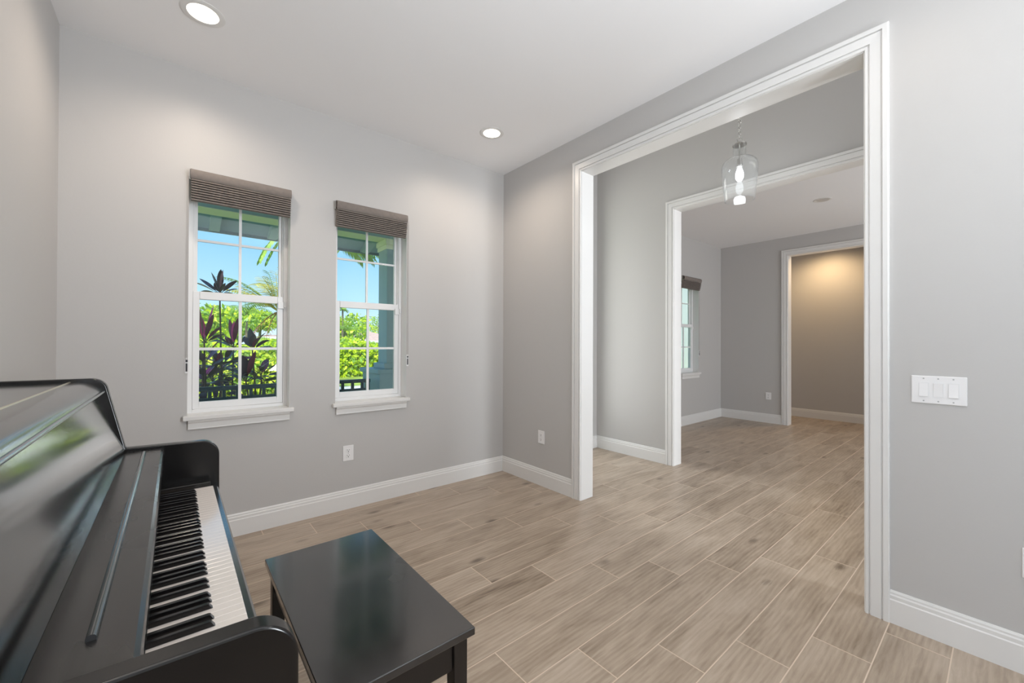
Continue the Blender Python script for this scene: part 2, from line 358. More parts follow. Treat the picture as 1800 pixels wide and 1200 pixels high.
wl = MB(); wl.box(-3.26, -3.1163, -3.55, 0, 0, H).box(-3.26, -3.1163, -5.12, -4.95, 0, H).box(-3.26, -3.1163, -4.95, -3.55, 0, .55).box(-3.26, -3.1163, -4.95, -3.55, 2.65, H)  # unseen opening added for the side fill lamp
struct(build('wall_left', wl, M['wall'], auto=(0, 0, 0)), 'grey painted wall behind the piano', 'wall')
# wall between the piano room and the entry hall, with the cased opening
OY0, OY1, OZ = -1.058, -2.866, 2.742
T1 = 0.14
def wall_with_opening(name, x0, x1, ya, yb, oy0, oy1, oz, label):
    top = HF if name in ('wall_right', 'wall_hall') else H; oy0 += .0125; oy1 -= .0125; oz += .0125
    m = MB(); m.box(x0, x1, oy0, yb, 0, top); m.box(x0, x1, ya, oy1, 0, top); m.box(x0, x1, oy1, oy0, oz, top)
    return struct(build(name, m, M['wall'], auto=(0, 0, 0)), label, 'wall')
wall_with_opening('wall_right', 0, T1, -7.3, 0, OY0, OY1, OZ, 'grey painted wall with the wide cased opening and light switches')
wall_with_opening('wall_hall', 1.515, 1.655, -7.3, 0, -1.043, -2.87, 2.752, 'grey wall across the entry hall with a cased opening')
wall_with_opening('wall_dining', 5.04, 5.175, -6.3, 0, -1.06, -2.6, 2.745, 'darker grey wall of the far room with a cased doorway')
struct(build('wall_passage', B(6.16, 6.30, -4.5, 0, 0, H), M['wall'], auto=(0, 0, 0)), 'wall of the far passage under a warm lamp', 'wall')
# far sides of each room, with unseen openings added to let the fill light in
def end_wall(name, x0, x1, y, ox0, ox1, oz0, oz1):
    H = HF if name == 'wall_hall_end' else 3.048
    m = MB(); m.box(x0, ox0, y-0.12, y, 0, H); m.box(ox1, x1, y-0.12, y, 0, H)
    if oz0 > 0: m.box(ox0, ox1, y-0.12, y, 0, oz0)
    m.box(ox0, ox1, y-0.12, y, oz1, H)
    return struct(build(name, m, M['wall'], auto=(0, 0, 0)), None, None)
end_wall('wall_near', -3.26, 0, -5.0, -1.0, -0.1, 0.55, 2.6)
end_wall('wall_hall_end', 0.14, 1.515, -6.9, 0.55, 1.46, 0.0, 2.5)
end_wall('wall_dining_end', 1.655, 5.04, -5.9, 2.1, 4.5, 0.4, 2.4)
struct(build('wall_passage_end', B(5.175, 6.16, -4.5, -4.38, 0, H), M['wall'], auto=(0, 0, 0)))
struct(build('floor', B(-3.26, 7.6, -7.3, 0.0, -0.12, 0), M['floor'], auto=(0, 0, 0)), 'wood look plank tile floor', 'floor')
struct(build('ceiling', B(-3.26, 0.0, -7.3, 0.17, H, H+0.12), M['ceiling'], auto=(0, 0, 0)), 'smooth pale grey ceiling', 'ceiling')
struct(build('ceiling_hall', B(0.0, 1.655, -7.3, 0.17, HF, HF+0.12), M['ceiling'], auto=(0, 0, 0)), 'high ceiling of the entry hall', 'ceiling')
struct(build('ceiling_dining', B(1.655, 7.6, -7.3, 0.17, H, H+0.12), M['ceiling'], auto=(0, 0, 0)), 'ceiling of the far room', 'ceiling')

# baseboards
BP = [(0, 0), (.017, 0), (.017, .108), (.0135, .113), (.0135, .128), (.0100, .134), (.0100, .142), (.006, .150), (0, .150)]
def base_x(name, x0, x1, y, d):           # runs along x, projects towards d*y
    return struct(build(name, MB().prism([(y+d*t, z) for t, z in BP], 'x', x0, x1), M['trim'], auto=(0, 0, 0)), 'white moulded baseboard', 'baseboard')
def base_y(name, y0, y1, x, d):
    return struct(build(name, MB().prism([(x+d*t, z) for t, z in BP], 'y', y0, y1), M['trim'], auto=(0, 0, 0)), 'white moulded baseboard', 'baseboard')
base_x('baseboard_back', -3.1163, 0, 0, -1)
base_y('baseboard_left', -5.0, 0, -3.1163, 1)
base_y('baseboard_right', -0.968, 0, 0, -1)
base_y('baseboard_right_near', -5.0, -2.956, 0, -1)
base_x('baseboard_hall_back', DX1+.1, 1.515, 0, -1)
base_y('baseboard_hall', -0.953, 0, 1.515, -1)
base_x('baseboard_dining_back', 1.655, 5.04, 0, -1)
base_y('baseboard_dining', -0.97, 0, 5.04, -1)
base_y('baseboard_passage', -4.4, 0, 6.16, -1)

# door casings and jambs (the cased openings)
CP = [(0, 0), (0, .010), (.003, .014), (.013, .014), (.0150, .008), (.0195, .008), (.0200, .016), (.060, .0185), (.0605, .011), (.0655, .011), (.067, .0215), (.085, .0215), (.090, .018), (.090, 0)]
def casing(mb, x, d, ya, yb, ztop, rev=0.006):
    ya -= 0; n = len(CP); st = []
    for k in range(4):
        ring = []
        for q, t in CP:
            q = q-rev
            yy = (ya+q) if k < 2 else (yb-q)
            zz = 0.0 if k in (0, 3) else ztop+q
            ring.append((x+d*t, yy, zz))
        st.append(ring)
    for k in range(3):
        vs = st[k]+st[k+1]; mb.add(vs, [(i, (i+1) % n, (i+1) % n+n, i+n) for i in range(n)])
    mb.add(st[0], [tuple(range(n))]); mb.add(st[3], [tuple(range(n))])
def cased_opening(name, x0, x1, ya, yb, ztop, label):
    root = empty(name, ((x0+x1)/2, (ya+yb)/2, 0)); struct(root, label, 'opening trim')
    j = MB(); tj = 0.012; e = 0.004
    j.box(x0-e, x1+e, ya-tj, ya, 0, ztop); j.box(x0-e, x1+e, yb, yb+tj, 0, ztop); j.box(x0-e, x1+e, yb, ya, ztop-tj, ztop)
    build('jamb', j, M['trim'], root)
    for x, d in ((x0, -1), (x1, 1)):
        c = MB(); casing(c, x, d, ya-tj, yb+tj, ztop-tj, rev=-0.004); build('casing', c, M['trim'], root)
    return root
cased_opening('trim_1', 0, T1, OY0+0.012, OY1-0.012, OZ+0.012, 'white moulded casing of the wide opening beside the piano room')
cased_opening('trim_2', 1.515, 1.655, -1.031, -2.882, 2.764, 'white moulded casing of the opening across the hall')
cased_opening('trim_3', 5.04, 5.175, -1.048, -2.61, 2.757, 'white moulded casing of the far lamplit doorway')
# plain front wall past the first opening; its hidden gap admits added fill light
# ------------------------------------------------------------------ windows
def window(idx, x0, x1, label):
    root = empty('window_%d' % idx, ((x0+x1)/2, 0.1, WZ0)); struct(root, label, 'window')
    z0, z1 = WZ0, WZ1; yf = 0.10
    fr = MB(); t = 0.026
    for a, b in ((x0, x0+t), (x1-t, x1)): fr.box(a, b, yf, 0.168, z0, z1)
    fr.box(x0+t, x1-t, yf, 0.168, z0, z0+0.024); fr.box(x0+t, x1-t, yf, 0.168, z1-0.03, z1)
    lin = MB().box(x0-.0004, x0+.0012, .0005, yf, z0, z1).box(x1-.0012, x1+.0004, .0005, yf, z0, z1).box(x0, x1, .0005, yf, z1-.0012, z1)  # white liner stands in for window light on the painted returns
    build('brightened_return', lin, M['trim'], root)
    # inner track beads
    for a, b in ((x0+t, x0+t+0.006), (x1-t-0.006, x1-t)): fr.box(a, b, yf+0.012, 0.168, z0+0.024, z1-0.03)
    build('window_frame', fr, M['vinyl'], root, 0.002)
    zm = 1.615; a, b = x0+t+0.001, x1-t-0.001
    lo = MB(); st = 0.036
    lo.box(a, a+st, yf+0.004, yf+0.034, z0+0.025, zm+0.027); lo.box(b-st, b, yf+0.004, yf+0.034, z0+0.025, zm+0.027)
    lo.box(a+st, b-st, yf+0.004, yf+0.034, z0+0.025, 0.906); lo.box(a+st, b-st, yf+0.0, yf+0.034, zm-0.026, zm+0.027)
    so = build('lower_sash', lo, M['vinyl'], root, 0.003)
    gx0, gx1, gz0, gz1 = a+st, b-st, 0.906, zm-0.026
    cx = (gx0+gx1)/2
    mu = MB().box(cx-0.009, cx+0.009, yf+0.010, yf+0.026, gz0, gz1).box(gx0, gx1, yf+0.011, yf+0.025, 1.259-0.009, 1.259+0.009)
    build('muntin', mu, M['vinyl'], so); build('glass_pane', B(gx0-.004, gx1+.004, yf+0.016, yf+0.020, gz0-.004, gz1+.004), M['glass'], so)
    upb = MB(); su = 0.024; y2 = yf+0.038
    upb.box(a+.004, a+su, y2, y2+0.026, zm-0.02, z1-0.03); upb.box(b-su, b-.004, y2, y2+0.026, zm-0.02, z1-0.03)
    upb.box(a+su, b-su, y2, y2+0.026, zm-0.02, zm+0.024); upb.box(a+su, b-su, y2, y2+0.026, z1-0.065, z1-0.03)
    uo = build('upper_sash', upb, M['vinyl'], root, 0.002)
    ux0, ux1, uz0, uz1 = a+su, b-su, zm+0.024, z1-0.065
    mu = MB().box(cx-0.008, cx+0.008, y2+0.005, y2+0.021, uz0, uz1).box(ux0, ux1, y2+0.006, y2+0.020, 1.990-0.008, 1.990+0.008)
    build('muntin', mu, M['vinyl'], uo); build('glass_pane', B(ux0-.004, ux1+.004, y2+0.011, y2+0.015, uz0-.004, uz1+.004), M['glass'], uo)
    lk = MB().box(b-st+0.001, b+0.0005, yf-0.010, yf+0.006, zm-0.062, zm-0.012).box(b+0.004, b+0.014, yf-0.016, yf+0.004, zm-0.052, zm-0.010)
    build('sash_lock', lk, M['vinyl'], root, 0.002)
    sp = [(0.105, z0-0.028), (0.105, z0), (-0.034, z0), (-0.040, z0-0.005), (-0.040, z0-0.024), (-0.035, z0-0.028)]
    # stool with ears
    stl = MB().prism([(x, y) for x, y in ((x0-0.022, -0.038), (x1+0.024, -0.038), (x1+0.024, -0.0005), (x1, -0.0005), (x1, 0.104), (x0, 0.104), (x0, -0.0005), (x0-0.022, -0.0005))], 'z', z0-0.030, z0)
    build('window_sill', stl, M['trim'], root, 0.005)
    zz = z0-0.030
    ap = [(-0.0005, zz), (-0.028, zz), (-0.028, zz-0.008), (-0.022, zz-0.016), (-0.019, zz-0.020), (-0.017, zz-0.050), (-0.021, zz-0.055), (-0.020, zz-0.058), (-0.0005, zz-0.058)]
    build('apron', MB().prism(ap, 'x', x0+0.004, x1-0.002), M['trim'], root, 0.0015)
    return root
window(1, *WIN[0], 'white double hung window left of the other, red leaved plants outside')
window(2, *WIN[1], 'white double hung window right of the other, porch post outside')
window(3, *WIN[2], 'white window of the far room seen through two openings')

# ------------------------------------------------------------------ roman shades
def shade(idx, x0, x1, label, cord_x, cord_side):
    root = empty('roman_shade', ((x0+x1)/2, 0, 2.2)); tag(root, label, 'window shade', 'taupe fabric window shades')
    build('headrail', B(x0+0.004, x1-0.004, -0.046, -0.001, 2.345, 2.396), M['rail'], root, 0.003)
    pr = [(-0.0008, 2.399), (-0.044, 2.398), (-0.058, 2.392), (-0.066, 2.378), (-0.067, 2.358), (-0.062, 2.340), (-0.056, 2.333), (-0.052, 2.337), (-0.058, 2.343), (-0.0625, 2.359), (-0.0615, 2.376), (-0.055, 2.388), (-0.043, 2.3935), (-0.0008, 2.3945)]
    build('valance', MB().prism(pr, 'x', x0+0.006, x1, smooth=True), M['fabric'], root)
    # stacked pleats curling back towards the wall
    outer = []
    n = 10
    for i in range(n):
        t = i/(n-1)
        ay = -0.040+0.024*t*t; az = 2.334-0.131*t
        if i < n-1:
            t2 = (i+1)/(n-1); by = -0.040+0.024*t2*t2; bz = 2.334-0.131*t2
            q = 0.0215*(1-0.25*t); h = az-bz
            outer += [(ay, az), (ay-q*0.80, az-h*0.22), (ay-q*0.97, az-h*0.45), (ay-q, az-h*0.62), (ay-q*0.92, az-h*0.78), (ay-q*0.70, az-h*0.80), (ay, az-h*0.86)]
        else: outer += [(ay, az)]
    outer += [(-0.010, 2.2035), (-0.006, 2.215), (-0.012, 2.26), (-0.022, 2.335)]
    build('pleated_fabric', MB().prism(outer, 'x', x0+0.010, x1-0.003), M['fabric'], root)
    build('bracket', B(x0, x0+0.012, -0.030, -0.001, 2.335, 2.400), M['steel'], root, 0.002)
    yc = -0.010
    build('lift_cord', MB().tube([(cord_x-0.004, yc, 2.36), (cord_x-0.004, yc, 1.18)], 0.0012, 6).tube([(cord_x+0.004, yc, 2.36), (cord_x+0.004, yc, 1.18)], 0.0012, 6), M['cord'], root)
    ct = build('cord_tensioner', MB().prism([(cord_x-0.010, -0.0006), (cord_x+0.010, -0.0006), (cord_x+0.010, -0.007), (cord_x-0.010, -0.007)], 'z', 1.105, 1.205), M['plate'], root, 0.002)
    build('spindle', MB().tube([(cord_x, yc-0.001, 1.118), (cord_x, yc-0.001, 1.170)], 0.0045, 10).tube([(cord_x, yc-0.001, 1.178), (cord_x, yc-0.001, 1.192)], 0.0055, 10), M['dark_metal'], ct)
    return root
shade(1, -2.552, -1.978, 'taupe pleated fabric shade raised above the left window', -2.557, 1)
shade(2, -1.672, -1.088, 'taupe pleated fabric shade raised above the right window of the pair', -1.060, -1)
shade(3, 3.598, 4.178, 'taupe fabric shade over the far room window seen through the openings', 4.208, -1)

# ------------------------------------------------------------------ outlets and switches
def outlet(label, fx):
    """fx maps local (u across, v up, d out) to world"""
    c = Vector(fx(0, 0, 0)); root = empty('wall_outlet', c); tag(root, label, 'outlet', 'duplex wall outlets')
    def slab(u0, u1, v0, v1, d0, d1, mi=0, m=None):
        m = m or MB(); a = fx(u0, v0, d0); b = fx(u1, v1, d1)
        return m.box(min(a[0], b[0]), max(a[0], b[0]), min(a[1], b[1]), max(a[1], b[1]), min(a[2], b[2]), max(a[2], b[2]), mi)
    build('cover_plate', slab(-.041, .041, -.060, .060, 0.0004, .0065), M['plate'], root, 0.003)
    for s in (-1, 1):
        rc = build('receptacle', slab(-.017, .017, s*.021-.0145, s*.021+.0145, .006, .0085), M['plate'], root, 0.002)
        sl = MB(); slab(-.0085, -.0060, s*.021+.001, s*.021+.010, .0086, .0090, 0, sl); slab(.0060, .0085, s*.021+.001, s*.021+.009, .0086, .0090, 0, sl)
        slab(-.0030, .0030, s*.021-.010, s*.021-.0035, .0086, .0090, 0, sl); build('slot', sl, M['slot'], rc)
    build('screw', slab(-.003, .003, -.003, .003, .006, .0075), M['screw'], root)
    return root
outlet('white wall outlet on the window wall, above the long baseboard', lambda u, v, d: (-1.555+u, -d, 0.435+v))
outlet('white wall outlet between the room corner and the wide opening', lambda u, v, d: (-d, -0.578+u, 0.442+v))
outlet('small white wall outlet on the darker wall of the far room', lambda u, v, d: (5.04-d, -0.772+u, 0.446+v))
outlet('white wall outlet cut by the photo edge, below the light switches', lambda u, v, d: (-d, -3.390+u, 0.438+v))
root = empty('light_switch', (0, -3.119, 1.102)); tag(root, 'white triple rocker switch plate on the wall right of the opening', 'light switch')
build('cover_plate', B(-.0065, -.0004, -3.205, -3.033, 1.040, 1.164), M['plate'], root, 0.003)
for k, yc in enumerate((-3.073, -3.119, -3.165)):
    fr = MB()
    fr.box(-.0078, -.006, yc-.0185, yc-.0160, 1.068, 1.136).box(-.0078, -.006, yc+.0160, yc+.0185, 1.068, 1.136).box(-.0078, -.006, yc-.0160, yc+.0160, 1.068, 1.0705).box(-.0078, -.006, yc-.0160, yc+.0160, 1.1335, 1.136)
    so = build('switch_frame', fr, M['vinyl'], root)
    tilt = 0.0035 if k != 1 else -0.0035
    pr = [(-.006, 1.0715), (-.0095-tilt*.5, 1.0715), (-.0088, 1.102), (-.0095+tilt*.5, 1.1325), (-.006, 1.1325)]
    build('rocker', MB().prism(pr, 'y', yc-.0150, yc+.0150), M['plate'], so, 0.001)
    for zz in (1.0520, 1.1520): build('screw', MB().tube([(-.006, yc, zz), (-.0074, yc, zz)], .0032, 10), M['screw'], root)

# ------------------------------------------------------------------ recessed lights
WARM = (1.0, 0.85, 0.71)
def downlight(x, y, label, lit=True, energy=28, r=0.085, color=WARM):
    root = empty('recessed_downlight', (x, y, H)); tag(root, label, 'ceiling light', 'recessed ceiling downlights')
    build('trim_ring', MB().lathe((x, y, H), [(r*.80, -.0005), (r*.82, -.0045), (r*1.05, -.0060), (r*1.16, -.0020), (r*1.16, -.0004), (r*.80, -.0003)], 40), M['trim'], root)
    if lit:
        build('reflector', MB().lathe((x, y, H), [(r*.81, -.0035), (r*.62, -.0015)], 40), M['lens'], root)
        build('lens', MB().lathe((x, y, H), [(r*.63, -.0016), (r*.4, -.0018), (0.0001, -.0018)], 40), M['lens'], root)
        sp = lamp('downlight_beam', 'SPOT', (x, y, H-0.03), energy, color, aim=(0, 0, -1), spot_size=math.radians(160), spot_blend=0.8, shadow_soft_size=0.06)
    else:
        build('lens', MB().lathe((x, y, H), [(r*.81, -.0030), (r*.4, -.0040), (0.0001, -.0042)], 40), M['offlens'], root)
    return root
downlight(-2.511, -0.603, 'lit recessed ceiling light near the left wall, above the left window')
downlight(-0.600, -0.598, 'lit recessed ceiling light near the room corner')
hid1 = downlight(-0.600, -3.00, 'lit recessed ceiling light above the switch wall, outside the photo', energy=6)
hid2 = downlight(-2.511, -3.00, 'lit recessed ceiling light above the piano end, outside the photo')
downlight(3.386, -1.904, 'small recessed ceiling light, unlit, in the far room', lit=False, r=0.080)
hid3 = downlight(5.64, -1.35, 'warm recessed light above the far passage', energy=68, color=(1.0, 0.70, 0.38))

for o in (hid1, hid2, hid3):       # fixtures of the room that the photo itself does not show
    o['kind'] = 'structure'
# ------------------------------------------------------------------ glass pendant
px_, py_ = 0.82, -1.97
root = empty('pendant_light', (px_, py_, HF)); tag(root, 'clear glass bottle shaped pendant lamp hanging on a chain in the hall', 'pendant lamp')
build('canopy', MB().lathe((px_, py_, HF), [(0.0001, -.030), (.02, -.030), (.060, -.018), (.064, -.004), (.064, -.0005)], 32), M['steel'], root)
ch = MB(); z = HF-0.036; k = 0
while z > 2.945:
    ch2 = MB().torus((0, 0, 0), .0095, .0024, (1, 0, 0) if k % 2 else (0, 1, 0), 12, 6)
    ch.add([(px_+v[0], py_+v[1], z+v[2]*1.55) for v in ch2.v], ch2.f, 0, True); z -= 0.0225; k += 1
build('chain', ch, M['steel'], root)
cap = MB().torus((px_, py_, 2.922), .020, .0026, (0.6, 0.8, 0), 20, 8).lathe((px_, py_, 2.885), [(0.0001, .020), (.010, .020), (.014, .006), (.050, .002), (.052, -.004), (.052, -.010), (.030, -.012), (.0001, -.012)], 28)
build('cap', cap, M['steel'], root)
gp = [(.046, 2.884), (.046, 2.800), (.050, 2.786), (.070, 2.774), (.100, 2.760), (.121, 2.738), (.130, 2.705), (.128, 2.66), (.118, 2.55), (.108, 2.452), (.106, 2.440)]
gi = [(r-.0028, zz) for r, zz in gp]
sh = MB().lathe((px_, py_, 0), gp+gi[::-1], 48, closed=True)
build('glass_shade', sh, M['pglass'], root)
build('socket', MB().lathe((px_, py_, 0), [(.004, 2.876), (.004, 2.775), (.017, 2.770), (.019, 2.730), (.019, 2.705), (.0001, 2.705)], 20), M['steel'], root)
bl = build('bulb', MB().lathe((px_, py_, 0), [(.013, 2.705), (.014, 2.695), (.026, 2.665), (.030, 2.640), (.027, 2.615), (.016, 2.596), (.0001, 2.590)], 24), M['bulb'], root)
lamp('pendant_glow', 'POINT', (px_, py_, 2.53), 2.2, (0.95, 0.97, 1.0), shadow_soft_size=0.05)

# ------------------------------------------------------------------ piano
PY0, PY1 = -2.617, -1.250          # inner faces of the two end panels
root = piano = empty('upright_piano', (-2.80, -1.934, 0)); tag(piano, 'black upright piano with worn lacquer and open keyboard against the left wall', 'piano')
def arc(cx, cz, r, a0, a1, n=8): return [(cx+r*math.cos(math.radians(a0+(a1-a0)*i/n)), cz+r*math.sin(math.radians(a0+(a1-a0)*i/n))) for i in range(n+1)]
side = [(-3.105, 0), (-3.105, 1.172)]+arc(-2.845, 1.127, .045, 90, 17, 8)+[(-2.752, .910)]+arc(-2.530, .845, .060, 90, 0, 18)+[(-2.469, .640)]+arc(-2.489, .640, .020, 0, -90, 4)+[(-2.70, .612), (-2.745, .570), (-2.750, .10), (-2.70, .06), (-2.70, 0)]
build('end_panel', MB().prism(side, 'y', PY1, PY1+.035, smooth=True), M['case'], piano, 0.004, 3)
build('end_panel', MB().prism(side, 'y', PY0-.035, PY0, smooth=True), M['case'], piano, 0.004, 3)
a, b = PY0+.0006, PY1-.0006
build('back_frame', B(-3.100, -2.90, a, b, .05, 1.135), M['case'], piano)
lid = [(-3.100, 1.140), (-3.100, 1.160), (-2.897, 1.160), (-2.897, 1.140)]
build('lid_back', MB().prism(lid, 'y', a, b), M['lid'], piano, 0.001)
lidf = [(-2.8915, 1.140), (-2.8915, 1.1605), (-2.870, 1.1605)]+[(-2.870+.058*math.cos(math.radians(q)), 1.1225+.038*math.sin(math.radians(q))) for q in range(86, 10, -5)]+[(-2.8105, 1.1235), (-2.8105, 1.1185), (-2.835, 1.1185), (-2.845, 1.135)]
build('lid_front', MB().prism(lidf, 'y', a, b, smooth=True), M['lid'], piano)
build('lid_hinge', MB().tube([(-2.8942, a, 1.1600), (-2.8942, b, 1.1600)], .0034, 8), M['hinge'], piano)
build('lid_highlight_bead', MB().tube([(-2.8100, a, 1.1245), (-2.8090, b, 1.1245)], .0045, 12), M['edge_glint'], piano)  # added bead imitating the lit rounded edge of the lid
pn = [(-2.824, 1.1175), (-2.7515, .8975), (-2.775, .8975), (-2.847, 1.1175)]
build('music_panel', MB().prism(pn, 'y', a, b), M['panel'], piano)
lg = [(-2.80, .872), (-2.80, .8965), (-2.652, .8965), (-2.6455, .892), (-2.6435, .884), (-2.6435, .876), (-2.648, .872)]
build('music_ledge', MB().prism(lg, 'y', a, b), M['ledge'], piano, 0.0012)
rl = MB().prism([(-2.7040, .8966)]+arc(-2.6985, .8995, .0058, 180, 0, 10)+[(-2.6930, .8966)], 'y', -2.525, -1.315, smooth=True)
build('music_rail', rl, M['keyslip'], piano)
build('fallboard', MB().prism([(-2.690, .700), (-2.690, .872), (-2.662, .872), (-2.6655, .80), (-2.6500, .765), (-2.6500, .7480), (-2.664, .7480), (-2.675, .700)], 'y', a, b), M['case'], piano)
build('keybed', B(-2.80, -2.502, a, b, .640, .700), M['case'], piano, 0.003)
ks = [(-2.5005, .6405), (-2.5005, .7090), (-2.4965, .7190), (-2.4790, .7190), (-2.4740, .7130), (-2.4740, .6405)]
build('key_slip', MB().prism(ks, 'y', a, b), M['keyslip'], piano, 0.001)
build('lower_panel', B(-2.80, -2.765, a, b, .09, .640), M['case'], piano)
build('bottom_board', B(-2.90, -2.745, a, b, .02, .09), M['case'], piano)
KY0, KW = -2.5345, 1.2245/52
build('key_block', B(-2.690, -2.5015, KY0+52*KW+.0015, b, .700, .7520), M['case'], piano, 0.003)
build('key_block', B(-2.690, -2.5015, a, KY0-.0015, .700, .7520), M['case'], piano, 0.003)
KZ = .735
def wkey_mb(): return MB().prism([(-2.672, KZ-.016), (-2.672, KZ), (-2.4955, KZ), (-2.4935, KZ-.0015), (-2.4935, KZ-.012), (-2.4955, KZ-.0135), (-2.4980, KZ-.016)], 'y', KY0+.0004, KY0+KW-.0004)
wk0 = build('white_key', wkey_mb(), M['wkey'], piano, 0.0007, 1)
bpr = [(-2.664, KZ+.0002), (-2.664, KZ+.0115), (-2.5570, KZ+.0115), (-2.5535, KZ+.0102), (-2.5470, KZ+.0002)]
def bkey_mb(yc):
    m = MB(); n = len(bpr); w0, w1 = .0055, .0043
    def ring(s): return [(x, yc+s*(w0+(w1-w0)*(z_-KZ)/.0115), z_) for x, z_ in bpr]
    A, Bq = ring(-1), ring(1); m.add(A+Bq, [(i, (i+1) % n, (i+1) % n+n, i+n) for i in range(n)]); m.add(A, [tuple(range(n))]); m.add(Bq, [tuple(range(n))]); return m
notes = 'ABCDEFG'; bk0 = None
for i in range(52):
    if i:
        c = wk0.copy(); COL.objects.link(c); c.parent = piano; c.location = (0, i*KW, 0)
    nm = notes[i % 7]
    if nm in 'ACDFG' and i < 51:
        yc = KY0+(i+1)*KW+{'C': -.0016, 'D': .0016, 'F': -.0020, 'G': 0.0, 'A': .0020}[nm]
        if bk0 is None: bk0 = build('black_key', bkey_mb(yc), M['bkey'], piano, 0.0009, 2); yb0 = yc
        else:
            c = bk0.copy(); COL.objects.link(c); c.parent = piano; c.location = (0, yc-yb0, 0)

# ------------------------------------------------------------------ piano bench
bx0, bx1, by0, by1, bz = -2.352, -1.953, -2.355, -1.564, 0.500
root = bench = empty('piano_bench', ((bx0+bx1)/2, (by0+by1)/2, 0)); tag(bench, 'black wooden piano bench with a worn glossy top beside the piano', 'bench')
build('bench_top', B(bx0, bx1, by0, by1, bz-.022, bz), M['bench'], bench, 0.003, 3)
lt = 0.044; ins = 0.016; za = bz-.0225
for sxx in (0, 1):
    for syy in (0, 1):
        X = bx0+ins if sxx == 0 else bx1-ins-lt; Y = by0+ins if syy == 0 else by1-ins-lt
        tp = .008
        xo, xi = (X, X+lt-tp) if sxx == 0 else (X+tp, X+lt); yo, yi = (Y, Y+lt-tp) if syy == 0 else (Y+tp, Y+lt)
        m = MB().add([(xo, yo, 0), (xi, yo, 0), (xi, yi, 0), (xo, yi, 0), (X, Y, za), (X+lt, Y, za), (X+lt, Y+lt, za), (X, Y+lt, za)], [(0, 3, 2, 1), (4, 5, 6, 7), (0, 1, 5, 4), (1, 2, 6, 5), (2, 3, 7, 6), (3, 0, 4, 7)])
        build('leg', m, M['benchleg'], bench, 0.002)
e = ins+.008; ah = .085
build('apron', B(bx0+e, bx0+e+.018, by0+ins+lt, by1-ins-lt, za-ah, za), M['benchleg'], bench, .001)
build('apron', B(bx1-e-.018, bx1-e, by0+ins+lt, by1-ins-lt, za-ah, za), M['benchleg'], bench, .001)
build('apron', B(bx0+ins+lt, bx1-ins-lt, by0+e, by0+e+.018, za-ah, za), M['benchleg'], bench, .001)
build('apron', B(bx0+ins+lt, bx1-ins-lt, by1-e-.018, by1-e, za-ah, za), M['benchleg'], bench, .001)

# ------------------------------------------------------------------ porch
PF = -0.08
struct(build('ground', B(-120, 160, 0.17, 190, -0.6, -0.22), M['lawn'], auto=(0, 0, 0)), 'sunlit green lawn outside', 'lawn')
struct(build('porch_floor', B(-6, 3.2, 0.17, 2.62, -0.22, PF), M['concrete'], auto=(0, 0, 0)), 'concrete porch floor', 'porch floor')
struct(build('driveway', B(-30, 60, 8.6, 11.4, -0.22, -0.205), M['concrete'], auto=(0, 0, 0)), 'pale concrete drive crossing the lawn', 'driveway')
struct(build('porch_ceiling', B(-6, 3.2, 0.17, 2.10, 2.96, 3.00), M['porch'], auto=(0, 0, 0)), 'blue green porch ceiling', 'ceiling')
bmm = MB().box(-6, 3.2, 2.10, 2.36, 2.742, 3.02, 0).box(-6, 3.2, 2.095, 2.365, 2.735, 2.742, 1)
struct(build('porch_beam', bmm, [M['porch'], M['cream']], auto=(0, 0, 0)), 'porch beam with a cream underside', 'beam')
# house roof over porch and rooms, with its overhanging eave
EZ, EY = 2.68, 2.82
rf = MB().prism([(EY, EZ), (EY, EZ+.06), (-4.0, 6.00), (-10.8, 2.72), (-10.8, 2.66), (-4.0, 5.92), (2.36, 2.90)], 'x', -9, 6.6)
struct(build('roof', rf, M['teal'], auto=(0, 0, 0)), 'overhanging house eave above the porch', 'roof')
struct(build('eave_fascia', MB().box(-9, 6.6, EY, EY+.03, EZ-.035, EZ+.07), M['tealdark'], auto=(0, 0, 0)), 'dark fascia board of the eave', 'fascia')
for i, x in enumerate([-2.89, -2.26, -1.65, -1.05, -.45, .15]):
    rtl = MB().prism([(2.362, 2.745), (2.362, 2.893), (2.81, 2.690), (2.81, 2.655), (2.72, 2.640)], 'x', x-.05, x+.05)
    o = build('rafter_tail', rtl, M['teal']); struct(o, 'rafter tail under the eave', 'rafter')
# post on its pedestal
root = empty('porch_post', (-.23, 2.25, PF)); tag(root, 'blue green square porch post on a wide stepped pedestal outside the right window', 'porch post')
cx, cy = -.225, 2.255
def sq(mb, hw, z0, z1, hw2=None):
    hw2 = hw2 or hw
    return mb.add([(cx-hw, cy-hw, z0), (cx+hw, cy-hw, z0), (cx+hw, cy+hw, z0), (cx-hw, cy+hw, z0), (cx-hw2, cy-hw2, z1), (cx+hw2, cy-hw2, z1), (cx+hw2, cy+hw2, z1), (cx-hw2, cy+hw2, z1)], [(0, 3, 2, 1), (4, 5, 6, 7), (0, 1, 5, 4), (1, 2, 6, 5), (2, 3, 7, 6), (3, 0, 4, 7)])
build('shaft', sq(MB(), .150, .98, 2.66), M['teal'], root, .006)
build('capital', sq(sq(MB(), .165, 2.60, 2.66), .178, 2.66, 2.734), M['cream'], root, .004)
build('pedestal', sq(sq(MB(), .335, PF, .55), .312, .55, .915), M['teal'], root, .006)
build('pedestal_cap', sq(sq(MB(), .345, .90, .955), .20, .955, 1.03), M['teal'], root, .006)
